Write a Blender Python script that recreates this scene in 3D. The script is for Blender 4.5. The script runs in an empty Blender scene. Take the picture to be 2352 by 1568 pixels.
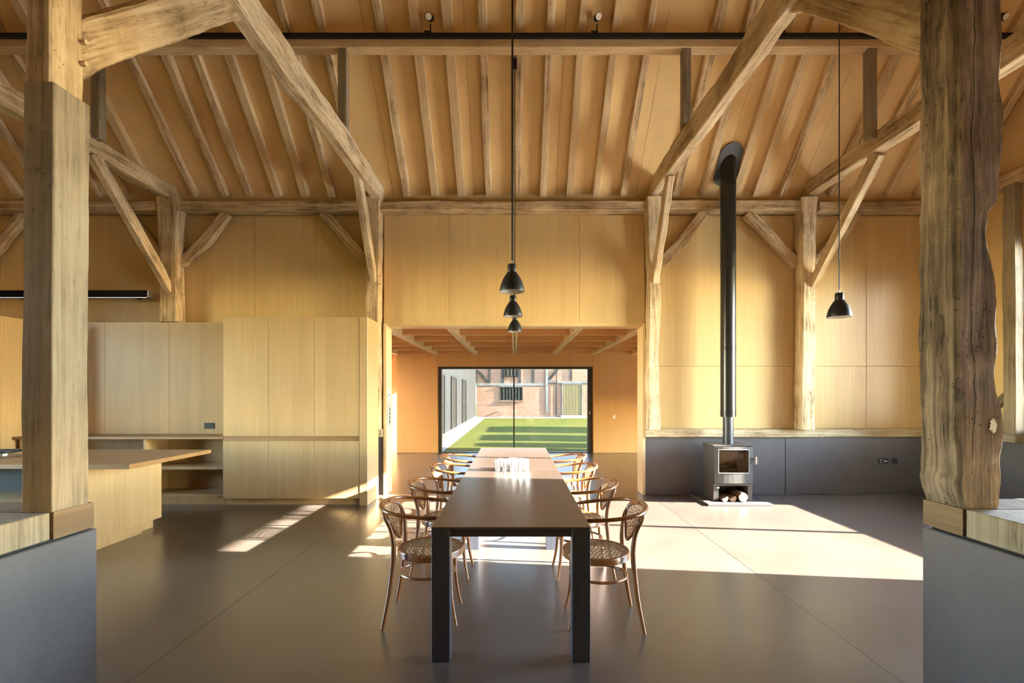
import bpy, bmesh, math, random
from mathutils import Vector, Matrix, noise
random.seed(7)
SC = bpy.context.scene
COL = SC.collection
PI = math.pi

# ------------------------------------------------------------------ camera, sky, sun, exposure
H_EYE, F_PX = 1.49, 1110.0
cam_d = bpy.data.cameras.new('camera'); cam = bpy.data.objects.new('camera', cam_d); COL.objects.link(cam)
cam.location = (0, 0, H_EYE); cam.rotation_euler = (PI/2, 0, 0)
cam_d.sensor_width = 36.0; cam_d.lens = 36.0*F_PX/2352
cam_d.shift_x = (1176-1183)/2352; cam_d.shift_y = (905-784)/2352
cam_d.clip_start = 0.05; cam_d.clip_end = 500
SC.camera = cam

SUN_DIR = Vector((-1, .12, -.36)).normalized()      # the way the light travels
world = bpy.data.worlds.new('sky'); SC.world = world; world.use_nodes = True
wn = world.node_tree; bg = wn.nodes['Background']
sky = wn.nodes.new('ShaderNodeTexSky'); sky.sky_type = 'NISHITA'; sky.sun_disc = False
sky.sun_elevation = math.radians(19.7); sky.sun_rotation = math.radians(96.8)
sky.air_density = 1.0; sky.dust_density = 0.1; sky.ozone_density = 1.0
wn.links.new(sky.outputs[0], bg.inputs[0]); bg.inputs[1].default_value = 2.05
sl = bpy.data.lights.new('sun', 'SUN'); sl.energy = 38; sl.angle = math.radians(0.4); sl.color = (1, .935, .83)
so = bpy.data.objects.new('sun', sl); COL.objects.link(so)
so.rotation_euler = SUN_DIR.to_track_quat('-Z', 'Y').to_euler(); so.location = (30, -3, 12)

vs = SC.view_settings
vs.view_transform = 'Standard'; vs.look = 'None'; vs.gamma = 1.0; vs.exposure = 2.5; vs.use_curve_mapping = False
SC.cycles.max_bounces = 10; SC.cycles.diffuse_bounces = 7; SC.cycles.glossy_bounces = 4
SC.cycles.transparent_max_bounces = 16; SC.cycles.transmission_bounces = 8
SC.cycles.sample_clamp_indirect = 6.0; SC.cycles.caustics_reflective = False; SC.cycles.caustics_refractive = False

def portal(loc, rot, sx, sy):
    l = bpy.data.lights.new('window_portal', 'AREA'); l.shape = 'RECTANGLE'; l.size = sx; l.size_y = sy
    l.cycles.is_portal = True
    o = bpy.data.objects.new('window_portal', l); o.location = loc; o.rotation_euler = rot; COL.objects.link(o)
portal((6.62, 4.81, 2.23), (0, PI/2, 0), 2.4, 2.8)
portal((6.62, 0, .73), (0, PI/2, 0), 1.35, 4.1)
portal((-9.05, 3.0, 2.0), (0, -PI/2, 0), 2.1, 3.4)
portal((9.05, 10, .68), (0, PI/2, 0), 1.35, 4.0)
portal((.01, 12.3, 1.1), (-PI/2, 0, 0), 3.8, 2.1)

# ------------------------------------------------------------------ materials
def new_mat(name):
    m = bpy.data.materials.new(name); m.use_nodes = True
    return m, m.node_tree, m.node_tree.nodes['Principled BSDF']
def nd(nt, typ, **kw):
    n = nt.nodes.new(typ)
    for k, v in kw.items():
        if hasattr(n, k): setattr(n, k, v)
        else: n.inputs[k].default_value = v
    return n
def ramp(nt, fac, stops, interp='LINEAR'):
    r = nt.nodes.new('ShaderNodeValToRGB'); r.color_ramp.interpolation = interp
    el = r.color_ramp.elements
    while len(el) < len(stops): el.new(0.5)
    for e, (p, c) in zip(el, stops):
        e.position = p; e.color = (c[0], c[1], c[2], 1) if not isinstance(c, (int, float)) else (c, c, c, 1)
    nt.links.new(fac, r.inputs[0]); return r.outputs[0]
def math_n(nt, op, a, b=None, clamp=False):
    n = nt.nodes.new('ShaderNodeMath'); n.operation = op; n.use_clamp = clamp
    for i, v in ((0, a), (1, b)):
        if v is None: continue
        if isinstance(v, (int, float)): n.inputs[i].default_value = v
        else: nt.links.new(v, n.inputs[i])
    return n.outputs[0]
def mixc(nt, fac, a, b, mode='MIX'):
    n = nt.nodes.new('ShaderNodeMix'); n.data_type = 'RGBA'; n.blend_type = mode
    for i, v in ((0, fac), (6, a), (7, b)):
        if isinstance(v, (int, float)): n.inputs[i].default_value = v if i == 0 else (v, v, v, 1)
        elif isinstance(v, tuple): n.inputs[i].default_value = (*v, 1)
        else: nt.links.new(v, n.inputs[i])
    return n.outputs[2]
def coords(nt, scale, rand=True):
    tc = nt.nodes.new('ShaderNodeTexCoord'); src = tc.outputs['Object']
    if rand:
        oi = nt.nodes.new('ShaderNodeObjectInfo')
        cb = nt.nodes.new('ShaderNodeVectorMath'); cb.operation = 'MULTIPLY'; cb.inputs[1].default_value = (7.3, 13.1, 29.7)
        nt.links.new(oi.outputs['Random'], cb.inputs[0])
        ad = nt.nodes.new('ShaderNodeVectorMath'); ad.operation = 'ADD'
        nt.links.new(src, ad.inputs[0]); nt.links.new(cb.outputs[0], ad.inputs[1]); src = ad.outputs[0]
    mp = nt.nodes.new('ShaderNodeVectorMath'); mp.operation = 'MULTIPLY'; mp.inputs[1].default_value = scale
    nt.links.new(src, mp.inputs[0]); return src, mp.outputs[0]
def noise_n(nt, vec, scale=1.0, detail=4.0, rough=.6, dist=0.0):
    n = nd(nt, 'ShaderNodeTexNoise', Scale=scale, Detail=detail, Roughness=rough, Distortion=dist)
    nt.links.new(vec, n.inputs['Vector']); return n.outputs['Fac']
def bump(nt, b, h, strength, dist=.01):
    n = nd(nt, 'ShaderNodeBump', Strength=strength, Distance=dist)
    nt.links.new(h, n.inputs['Height']); nt.links.new(n.outputs[0], b.inputs['Normal'])
def axis_scale(ax, s, along):
    v = [s, s, s]; v['XYZ'.index(ax)] = along; return tuple(v)

def veneer(name, dark, light, ax='Z', rough=.42, fine=55, spec=.5, contrast=.5, blotch=.15):
    m, nt, b = new_mat(name)
    raw, v = coords(nt, axis_scale(ax, fine, .9))
    n1 = noise_n(nt, v, 1, 5, .7)
    _, v2 = coords(nt, axis_scale(ax, 6, .25)); n2 = noise_n(nt, v2, 1, 3, .6)
    f = math_n(nt, 'ADD', math_n(nt, 'MULTIPLY', n1, .6), math_n(nt, 'MULTIPLY', n2, .4))
    c = ramp(nt, f, [(.5-contrast/3, dark), (.5+contrast/3, light)])
    nb = noise_n(nt, raw, .9, 2, .5)
    c = mixc(nt, blotch, c, ramp(nt, nb, [(.3, .45), (.7, 1.0)]), 'MULTIPLY')
    nt.links.new(c, b.inputs['Base Color']); b.inputs['Roughness'].default_value = rough
    b.inputs['Specular IOR Level'].default_value = spec
    bump(nt, b, n1, .06, .004)
    return m
def old_oak(name, dark, mid, light, crack=.6, holes=.5, rough=.75, bmp=.6, grain=26, stain=.45):
    m, nt, b = new_mat(name)
    raw, v = coords(nt, (grain, grain, 1.1))
    n1 = noise_n(nt, v, 1, 8, .7, .4)
    nb = noise_n(nt, raw, 2.2, 4, .65)
    f = math_n(nt, 'ADD', math_n(nt, 'MULTIPLY', n1, .62), math_n(nt, 'MULTIPLY', nb, .38))
    c = ramp(nt, f, [(.36, dark), (.485, mid), (.63, light)])
    # splits along the grain
    _, v3 = coords(nt, (19, 19, .8)); n3 = noise_n(nt, v3, 1, 3, .55, .6)
    line = math_n(nt, 'ABSOLUTE', math_n(nt, 'SUBTRACT', n3, .5))
    mask = noise_n(nt, raw, 3.1, 2, .5)
    ln = nd(nt, 'ShaderNodeMapRange'); ln.inputs['From Min'].default_value = 0.0; ln.inputs['From Max'].default_value = .010
    nt.links.new(line, ln.inputs['Value'])
    inv = math_n(nt, 'SUBTRACT', 1.0, ln.outputs[0])
    mk = nd(nt, 'ShaderNodeMapRange'); mk.inputs['From Min'].default_value = .47; mk.inputs['From Max'].default_value = .56
    nt.links.new(mask, mk.inputs['Value'])
    cr = math_n(nt, 'MULTIPLY', math_n(nt, 'MULTIPLY', inv, mk.outputs[0]), crack, True)
    # beetle holes and dark stains
    vo = nd(nt, 'ShaderNodeTexVoronoi', Scale=34.0); nt.links.new(raw, vo.inputs['Vector'])
    hl = nd(nt, 'ShaderNodeMapRange'); hl.inputs['From Min'].default_value = .09; hl.inputs['From Max'].default_value = .16
    hl.inputs['To Min'].default_value = 1; hl.inputs['To Max'].default_value = 0
    nt.links.new(vo.outputs['Distance'], hl.inputs['Value'])
    hm = nd(nt, 'ShaderNodeMapRange'); hm.inputs['From Min'].default_value = .5; hm.inputs['From Max'].default_value = .6
    nt.links.new(noise_n(nt, raw, 5.5, 2, .5), hm.inputs['Value'])
    ho = math_n(nt, 'MULTIPLY', math_n(nt, 'MULTIPLY', hl.outputs[0], hm.outputs[0]), holes, True)
    st = nd(nt, 'ShaderNodeMapRange'); st.inputs['From Min'].default_value = .56; st.inputs['From Max'].default_value = .68
    _, v4 = coords(nt, (5, 5, 2.0)); nt.links.new(noise_n(nt, v4, 1, 5, .7), st.inputs['Value'])
    c = mixc(nt, math_n(nt, 'MULTIPLY', st.outputs[0], stain), c, (dark[0]*.55, dark[1]*.55, dark[2]*.6))
    hole = math_n(nt, 'MAXIMUM', cr, ho)
    c = mixc(nt, hole, c, (.018, .012, .007))
    nt.links.new(c, b.inputs['Base Color']); b.inputs['Roughness'].default_value = rough
    b.inputs['Specular IOR Level'].default_value = .25
    hgt = math_n(nt, 'SUBTRACT', math_n(nt, 'MULTIPLY', n1, .5), math_n(nt, 'MULTIPLY', hole, .8))
    bump(nt, b, hgt, bmp, .012)
    return m
def concrete(name, a, c2, rough, pits=.6, bmp=.15, spec=.4):
    m, nt, b = new_mat(name)
    raw, _ = coords(nt, (1, 1, 1))
    n1 = noise_n(nt, raw, 1.3, 6 if pits else 3, .62 if pits else .5, .3); n2 = noise_n(nt, raw, 45, 3, .6)
    f = math_n(nt, 'ADD', math_n(nt, 'MULTIPLY', n1, .75 if pits else .9), math_n(nt, 'MULTIPLY', n2, .25 if pits else .1))
    c = ramp(nt, f, [(.34 if pits else .2, a), (.66 if pits else .8, c2)])
    vo = nd(nt, 'ShaderNodeTexVoronoi', Scale=55.0); nt.links.new(raw, vo.inputs['Vector'])
    hl = nd(nt, 'ShaderNodeMapRange'); hl.inputs['From Min'].default_value = .05; hl.inputs['From Max'].default_value = .13
    hl.inputs['To Min'].default_value = 1; hl.inputs['To Max'].default_value = 0
    nt.links.new(vo.outputs['Distance'], hl.inputs['Value'])
    hm = nd(nt, 'ShaderNodeMapRange'); hm.inputs['From Min'].default_value = .50; hm.inputs['From Max'].default_value = .62
    nt.links.new(noise_n(nt, raw, 4, 3, .6), hm.inputs['Value'])
    ho = math_n(nt, 'MULTIPLY', math_n(nt, 'MULTIPLY', hl.outputs[0], hm.outputs[0]), pits, True)
    c = mixc(nt, ho, c, (.03, .03, .035))
    nt.links.new(c, b.inputs['Base Color'])
    r = nd(nt, 'ShaderNodeMapRange'); r.inputs['To Min'].default_value = rough-.04; r.inputs['To Max'].default_value = rough+(.03 if pits else -.008)
    nt.links.new(noise_n(nt, raw, .9, 1, .4), r.inputs['Value']); nt.links.new(r.outputs[0], b.inputs['Roughness'])
    b.inputs['Specular IOR Level'].default_value = spec
    if bmp > .03: bump(nt, b, math_n(nt, 'SUBTRACT', n2, ho), bmp, .002)
    return m
def plain(name, col, rough=.5, metal=0.0, spec=.5, var=.0):
    m, nt, b = new_mat(name)
    if var:
        raw, _ = coords(nt, (1, 1, 1)); n = noise_n(nt, raw, 18, 4, .6)
        nt.links.new(ramp(nt, n, [(.3, tuple(x*(1-var) for x in col)), (.7, tuple(min(1, x*(1+var)) for x in col))]), b.inputs['Base Color'])
    else: b.inputs['Base Color'].default_value = (*col, 1)
    b.inputs['Roughness'].default_value = rough; b.inputs['Metallic'].default_value = metal
    b.inputs['Specular IOR Level'].default_value = spec
    return m
def pane_mat(name, tint=(.97, .98, .975), refl=1.0):
    m, nt, b = new_mat(name); nt.nodes.remove(b)
    out = nt.nodes['Material Output']
    t = nd(nt, 'ShaderNodeBsdfTransparent'); t.inputs[0].default_value = (*tint, 1)
    g = nd(nt, 'ShaderNodeBsdfGlossy', Roughness=.0)
    fr = nd(nt, 'ShaderNodeFresnel', IOR=1.5); mx = nt.nodes.new('ShaderNodeMixShader')
    nt.links.new(math_n(nt, 'MULTIPLY', fr.outputs[0], refl), mx.inputs[0]); nt.links.new(t.outputs[0], mx.inputs[1]); nt.links.new(g.outputs[0], mx.inputs[2])
    nt.links.new(mx.outputs[0], out.inputs[0]); return m

M = {}
M['veneer'] = veneer('oak_veneer_wall', (.55, .38, .165), (.675, .485, .24), 'Z', .32, 55, .35)
M['far_veneer'] = veneer('larch_veneer_far_room', (.64, .375, .145), (.72, .45, .19), 'Z', .5)
M['roof_board'] = veneer('larch_roof_board', (.74, .50, .225), (.82, .585, .285), 'Y', .55, 40, .3)
M['cupboard'] = veneer('oak_cupboard', (.38, .25, .112), (.51, .345, .168), 'Z', .32, 75)
M['worktop'] = veneer('oak_worktop', (.215, .113, .043), (.32, .18, .075), 'X', .40, 60)
M['joist'] = veneer('pale_joist', (.66, .37, .145), (.76, .46, .20), 'X', .55, 30)
M['beam_pale'] = veneer('pale_beam', (.76, .58, .32), (.86, .70, .43), 'Y', .55, 30)
M['lining'] = veneer('pale_lining', (.62, .44, .22), (.74, .56, .32), 'Z', .5, 40)
M['oak_old'] = old_oak('weathered_oak', (.12, .072, .036), (.44, .31, .165), (.66, .52, .33))
M['oak_pale'] = old_oak('pale_weathered_oak', (.20, .13, .07), (.56, .42, .25), (.76, .63, .44), .7, .5)
M['oak_grey'] = old_oak('grey_rough_oak', (.024, .016, .010), (.125, .086, .053), (.29, .21, .138), 1.0, .8, .9, 1.0, 24, .8)
M['oak_new'] = old_oak('sawn_green_oak', (.13, .092, .056), (.24, .188, .122), (.32, .258, .175), .5, .15, .65, .25, 34, .35)
M['oak_rafter'] = old_oak('rafter_oak', (.17, .10, .05), (.58, .42, .24), (.78, .62, .40), .5, .6)
M['oak_rafter_new'] = old_oak('sawn_rafter_oak', (.46, .32, .175), (.62, .455, .26), (.70, .53, .32), .2, .1, .65, .2, 34, .3)
M['floor'] = concrete('polished_concrete', (.062, .045, .036), (.096, .075, .061), .322, 0, .015, 1.0)
_fb = M['floor'].node_tree.nodes['Principled BSDF']; _fb.inputs['Coat Weight'].default_value = .55; _fb.inputs['Coat Roughness'].default_value = .285
M['upstand'] = concrete('grey_cast_concrete', (.080, .071, .071), (.120, .106, .106), .5, .9, .25, .4)
M['joint'] = plain('pale_joint_filler', (.42, .38, .33), .7)
M['black'] = plain('black_metal', (.010, .010, .011), .45, 0, .3)
M['frame'] = plain('dark_bronze_frame', (.035, .032, .028), .35)
M['stove'] = plain('dark_grey_stove_steel', (.085, .078, .070), .36, .25, .5, .08)
M['flue'] = plain('satin_black_flue', (.018, .018, .018), .28, .2)
M['collar'] = plain('slate_grey_collar', (.07, .075, .085), .5)
M['matt_black'] = plain('matt_black', (.006, .006, .007), .8, 0, .08)
M['plaster'] = plain('white_plaster', (.62, .60, .56), .9, 0, .2, .25)
M['oak_end'] = veneer('oak_end_grain', (.13, .078, .04), (.24, .155, .085), 'X', .7, 30, .2)
M['white'] = plain('white_enamel', (.82, .80, .75), .35)
M['steel'] = plain('brushed_steel', (.62, .62, .62), .3, 1.0)
M['plastic_black'] = plain('black_socket_plate', (.02, .02, .024), .35)
M['hearth'] = concrete('stone_hearth', (.055, .050, .044), (.082, .075, .067), .5, .3, .2, .4)
M['firebrick'] = plain('tan_fire_brick', (.78, .54, .30), .9, 0, .2, .25)
M['table'] = veneer('dark_stained_oak', (.030, .033, .046), (.066, .070, .092), 'Z', .42, 60, .5, .6, .2)
M['table_top'] = veneer('dark_oak_top', (.042, .026, .018), (.062, .040, .029), 'Y', .34, 60, .9, .6, .2)
_tb = M['table_top'].node_tree.nodes['Principled BSDF']; _tb.inputs['Coat Weight'].default_value = .6; _tb.inputs['Coat Roughness'].default_value = .32
M['bent'] = veneer('bent_beech', (.150, .052, .014), (.250, .096, .029), 'Z', .29, 30, .6)
M['cane'] = plain('woven_cane', (.30, .17, .075), .5, 0, .4, .2)
M['bark'] = plain('log_bark', (.16, .10, .06), .9, 0, .2, .4)
M['logend'] = veneer('cut_log_end', (.30, .19, .09), (.46, .32, .17), 'Z', .7, 60)
M['glass'] = pane_mat('window_glass')
M['door_glass'] = pane_mat('dimmed_door_glass', (.47, .475, .46))  # grey tint added to dim the overbright outdoors
M['stove_glass'] = pane_mat('stove_door_glass', (.75, .72, .68))
M['house_glass'] = plain('leaded_window_glass', (.012, .018, .016), .12, 0, .25)
m, nt, b = new_mat('tumbler_glass')
b.inputs['Base Color'].default_value = (1, 1, 1, 1); b.inputs['Roughness'].default_value = .08
b.inputs['Transmission Weight'].default_value = .55; b.inputs['IOR'].default_value = 1.45
M['tumbler'] = m
m, nt, b = new_mat('lamp_strip_light')
b.inputs['Base Color'].default_value = (.9, .9, .9, 1); b.inputs['Emission Color'].default_value = (.92, .95, 1, 1); b.inputs['Emission Strength'].default_value = .2
M['strip'] = m
# outdoor materials
m, nt, b = new_mat('red_brick')
tc = nt.nodes.new('ShaderNodeTexCoord'); sw = nt.nodes.new('ShaderNodeSeparateXYZ'); cb = nt.nodes.new('ShaderNodeCombineXYZ')
nt.links.new(tc.outputs['Object'], sw.inputs[0]); nt.links.new(sw.outputs[0], cb.inputs[0]); nt.links.new(sw.outputs[2], cb.inputs[1])
bt = nt.nodes.new('ShaderNodeTexBrick'); bt.offset = .5
for k, v in (('Scale', 1.0), ('Brick Width', .225), ('Row Height', .075), ('Mortar Size', .009), ('Bias', -.1)): bt.inputs[k].default_value = v
bt.inputs['Color1'].default_value = (.21, .075, .034, 1); bt.inputs['Color2'].default_value = (.30, .14, .075, 1); bt.inputs['Mortar'].default_value = (.33, .27, .21, 1)
nt.links.new(cb.outputs[0], bt.inputs['Vector'])
nn = noise_n(nt, tc.outputs['Object'], 1.1, 5, .6)
c = mixc(nt, ramp(nt, nn, [(.45, 0.0), (.75, .55)]), bt.outputs['Color'], (.30, .22, .16))
nt.links.new(c, b.inputs['Base Color']); b.inputs['Roughness'].default_value = .9
bump(nt, b, bt.outputs['Fac'], -.4, .01)
M['brick'] = m
m, nt, b = new_mat('mown_grass')
raw, _ = coords(nt, (1, 1, 1), False)
c = ramp(nt, noise_n(nt, raw, 14, 5, .7), [(.3, (.045, .058, .011)), (.7, (.128, .118, .020))])
c = mixc(nt, .5, c, ramp(nt, noise_n(nt, raw, .5, 3, .6), [(.35, (.075, .088, .016)), (.65, (.130, .122, .022))]))
nt.links.new(c, b.inputs['Base Color']); b.inputs['Roughness'].default_value = .9; b.inputs['Specular IOR Level'].default_value = .1
bump(nt, b, noise_n(nt, raw, 60, 3, .7), .8, .03)
M['grass'] = m
M['hedge'] = plain('shadow_hedge', (.05, .10, .02), .9, 0, .1, .5)
M['gravel'] = plain('pale_gravel', (.30, .28, .25), .9, 0, .2, .25)
M['yard'] = plain('pale_bounce_gravel', (.78, .75, .64), .95, 0, .1, .2)  # kept very pale so the added yard bounces sun indoors
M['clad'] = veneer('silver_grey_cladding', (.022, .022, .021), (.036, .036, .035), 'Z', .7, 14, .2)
M['dark_door'] = plain('dark_brown_door', (.008, .0065, .005), .5, 0, .4, .15)
M['house_timber'] = old_oak('tarred_frame_timber', (.012, .012, .012), (.03, .03, .03), (.08, .08, .078), .3, .1)
M['grey_timber'] = old_oak('silvered_frame_timber', (.08, .075, .07), (.17, .16, .145), (.25, .24, .22), .3, .1)
M['plank_door'] = veneer('pale_plank_door', (.13, .10, .05), (.19, .15, .075), 'Z', .7, 20, .2)
M['tile'] = plain('clay_roof_tile', (.25, .11, .06), .9, 0, .2, .3)

# ------------------------------------------------------------------ mesh helpers
class MB:
    def __init__(s): s.v = []; s.f = []
    def add(s, vs_, fs):
        o = len(s.v); s.v += [tuple(v) for v in vs_]; s.f += [tuple(i+o for i in f) for f in fs]; return s
    def box(s, x0, x1, y0, y1, z0, z1, bev=0.0):
        if bev:
            bm = bmesh.new(); bmesh.ops.create_cube(bm, size=1)
            for v in bm.verts: v.co = Vector(((x0+x1)/2+v.co.x*(x1-x0), (y0+y1)/2+v.co.y*(y1-y0), (z0+z1)/2+v.co.z*(z1-z0)))
            bmesh.ops.bevel(bm, geom=bm.edges[:], offset=bev, segments=1, affect='EDGES')
            bm.verts.index_update(); s.add([v.co.copy() for v in bm.verts], [[v.index for v in f.verts] for f in bm.faces]); bm.free(); return s
        v = [(x0,y0,z0),(x1,y0,z0),(x1,y1,z0),(x0,y1,z0),(x0,y0,z1),(x1,y0,z1),(x1,y1,z1),(x0,y1,z1)]
        return s.add(v, [(0,3,2,1),(4,5,6,7),(0,1,5,4),(1,2,6,5),(2,3,7,6),(3,0,4,7)])
    def tube(s, pts, r, n=10, closed=False, flat=None):
        pts = [Vector(p) for p in pts]; m_ = len(pts)
        rr = r if isinstance(r, (list, tuple)) else [r]*m_
        rings = []; prev = None
        for i, p in enumerate(pts):
            a = pts[(i-1) % m_] if closed or i > 0 else p; c = pts[(i+1) % m_] if closed or i < m_-1 else p
            t = (c-a).normalized()
            if prev is None:
                u = Vector((0, 0, 1)) if abs(t.z) < .9 else Vector((1, 0, 0))
            else: u = prev
            u = (u - t*u.dot(t)).normalized(); prev = u; w = t.cross(u)
            rings.append([p + (u*math.cos(2*PI*k/n) + w*math.sin(2*PI*k/n))*rr[i] for k in range(n)])
        o = [v for rg in rings for v in rg]; f = []
        for i in range(m_ if closed else m_-1):
            j = (i+1) % m_
            for k in range(n):
                k2 = (k+1) % n; f.append((i*n+k, i*n+k2, j*n+k2, j*n+k))
        if not closed: f += [tuple(range(n-1, -1, -1)), tuple((m_-1)*n+k for k in range(n))]
        return s.add(o, f)
    def lathe(s, prof, n=32, c=(0, 0, 0), cap=(False, False)):
        o = []; f = []
        for r, z in prof:
            for k in range(n): a = 2*PI*k/n; o.append((c[0]+r*math.cos(a), c[1]+r*math.sin(a), c[2]+z))
        for i in range(len(prof)-1):
            for k in range(n):
                k2 = (k+1) % n; f.append((i*n+k, i*n+k2, (i+1)*n+k2, (i+1)*n+k))
        if cap[0]: f.append(tuple(range(n-1, -1, -1)))
        if cap[1]: f.append(tuple((len(prof)-1)*n+k for k in range(n)))
        return s.add(o, f)
    def prism(s, poly, y0, y1):            # polygon in xz, extruded along y
        n = len(poly)
        o = [(x, y0, z) for x, z in poly] + [(x, y1, z) for x, z in poly]
        f = [tuple(range(n)), tuple(range(2*n-1, n-1, -1))] + [(i, i+n, (i+1) % n + n, (i+1) % n) for i in range(n)]
        return s.add(o, f)
    def mesh(s, name, m_, smooth=False):
        me = bpy.data.meshes.new(name); me.from_pydata(s.v, [], s.f)
        bm = bmesh.new(); bm.from_mesh(me); bmesh.ops.recalc_face_normals(bm, faces=bm.faces[:]); bm.to_mesh(me); bm.free()
        for mm in (m_ if isinstance(m_, (list, tuple)) else [m_]): me.materials.append(mm)
        if smooth:
            me.polygons.foreach_set('use_smooth', [True]*len(me.polygons)); me.set_sharp_from_angle(angle=math.radians(38))
        me.update(); return me
    def build(s, name, m_, parent=None, smooth=False):
        return link(name, s.mesh(name, m_, smooth), parent)
def link(name, me, parent=None):
    o = bpy.data.objects.new(name, me); COL.objects.link(o)
    if parent: attach(o, parent)
    return o
def base_of(p):
    v = Vector((0, 0, 0))
    while p: v += p.location if p.type == 'EMPTY' else Vector((0, 0, 0)); p = p.parent
    return v
def attach(o, parent):
    o.parent = parent; o.matrix_parent_inverse = Matrix.Translation(-base_of(parent)) if parent.type == 'EMPTY' else Matrix()
def tag(o, label, cat, group=None, kind=None):
    o['label'] = label
    if cat: o['category'] = cat
    if group: o['group'] = group
    if kind: o['kind'] = kind
    return o
def thing(name, label, cat, loc=(0, 0, 0), group=None):
    o = bpy.data.objects.new(name, None); o.location = loc; o.empty_display_size = .1; COL.objects.link(o)
    return tag(o, label, cat, group)
def struct(o, label=None):
    o['kind'] = 'structure'
    if label: o['label'] = label
    return o
def box_o(name, b, m_, parent=None, bev=0.0):
    return MB().box(*b, bev).build(name, m_, parent)

def fbm(x, y, z, oct_=3):
    return noise.fractal(Vector((x, y, z)), 1.0, 2.0, oct_)

def timber(name, st, side, m_, parent=None, amp=.008, wob=1.2, fine=.8, seed=0, step=.09, cham=.012, smooth=True, ends=0.0):
    """Hewn timber swept along stations (centre, width along side, depth); its own Z runs along the grain."""
    st = [(Vector(c), w, d) for c, w, d in st]
    p0, p1 = st[0][0], st[-1][0]; z = (p1-p0).normalized()
    side = Vector(side); x = (side - z*side.dot(z)).normalized(); y = z.cross(x)
    R = Matrix((x, y, z)).transposed()
    loc = [(R.transposed() @ (c-p0), w, d) for c, w, d in st]
    # resample along local z
    rows = []
    for (a, b_) in zip(loc[:-1], loc[1:]):
        n = max(1, int(round((b_[0]-a[0]).length/step)))
        for i in range(n):
            t = i/n; rows.append((a[0].lerp(b_[0], t), a[1]+(b_[1]-a[1])*t, a[2]+(b_[2]-a[2])*t))
    rows.append(loc[-1])
    sub = 3; V = []; F = []
    so_ = seed*17.13+3.7
    for ri, (c, w, d) in enumerate(rows):
        a = rows[max(0, ri-1)][0]; e = rows[min(len(rows)-1, ri+1)][0]; t = (e-a).normalized()
        ty = Vector((0, t.z, -t.y)).normalized() if abs(t.z) > 1e-6 else Vector((0, 1, 0))   # depth direction in the bend plane
        hw, hd = w/2, d/2; ch = min(cham, hw*.45, hd*.45)
        ring = []
        corners = [(hw, -hd+ch), (hw, hd-ch), (hw-ch, hd), (-hw+ch, hd), (-hw, hd-ch), (-hw, -hd+ch), (-hw+ch, -hd), (hw-ch, -hd)]
        for i in range(8):
            q0 = corners[i]; q1 = corners[(i+1) % 8]; n = sub if i % 2 == 0 else 1
            for k in range(n):
                s_ = k/n; ring.append((q0[0]+(q1[0]-q0[0])*s_, q0[1]+(q1[1]-q0[1])*s_))
        for (qx, qy) in ring:
            k = amp*(.9*wob*fbm(qx*2+so_, qy*2, c.z*1.3+so_, 2) + fine*fbm(qx*9+so_, qy*9-so_, c.z*4.5, 3))
            n_ = Vector((qx/max(hw, 1e-4), qy/max(hd, 1e-4))); n_.normalize()
            ox = amp*wob*noise.noise(Vector((so_, 1.5, c.z*.9))); oy = amp*wob*noise.noise(Vector((so_, 8.5, c.z*.9)))
            V.append(Vector((c.x, c.y, c.z)) + Vector((qx+n_.x*k+ox, 0, 0)) + ty*(qy+n_.y*k+oy))
    nr = len(rows); m_n = 4*sub+4
    for i in range(nr-1):
        for k in range(m_n):
            k2 = (k+1) % m_n; F.append((i*m_n+k, i*m_n+k2, (i+1)*m_n+k2, (i+1)*m_n+k))
    F += [tuple(range(m_n-1, -1, -1)), tuple((nr-1)*m_n+k for k in range(m_n))]
    mb = MB(); mb.v = [tuple(v) for v in V]; mb.f = F
    me = mb.mesh(name, m_, False)
    if smooth:
        me.polygons.foreach_set('use_smooth', [True]*len(me.polygons)); me.set_sharp_from_angle(angle=math.radians(32))
    o = bpy.data.objects.new(name, me); COL.objects.link(o)
    o.matrix_basis = Matrix.Translation(p0) @ R.to_4x4()
    if parent: attach(o, parent)
    return o
def bar(name, p0, p1, w, d, side, m_, parent=None, **k):
    return timber(name, [(p0, w, d), (p1, w, d)], side, m_, parent, **k)
def peg(parent, p, direc, r=.011, l=.06):
    p = Vector(p); d = Vector(direc).normalized()
    return MB().tube([p - d*.03, p + d*l], r, 8).build('peg', M['oak_old'], parent_for(parent))
def parent_for(o): return o

def sub_part(o, parent):
    """parent a world-space mesh under a matrix-placed timber"""
    o.parent = parent; o.matrix_parent_inverse = parent.matrix_basis.inverted(); return o

# ------------------------------------------------------------------ setting: floor
WX0, WX1, WY0, WY1 = -9.0, 6.55, -2.2, 7.16          # the barn room
floor = struct(box_o('floor', (-9.4, 9.3, -2.6, 12.42, -.3, -.0015), M['joint']), 'grey polished concrete floor with pale saw cut joints')
xs = [-9.3, -6.0, -2.0, 2.0, 9.2]; ys = [-2.5, 7.2, 12.35]
for i in range(4):
    for j in range(2):
        box_o('floor_slab', (xs[i]+.003, xs[i+1]-.003, ys[j]+.003, ys[j+1]-.003, -.011, 0), M['floor'], floor)
box_o('floor_slab', (-9.3, -2.55, 12.43, 16.5, -.3, 0), M['floor'], floor)

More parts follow.
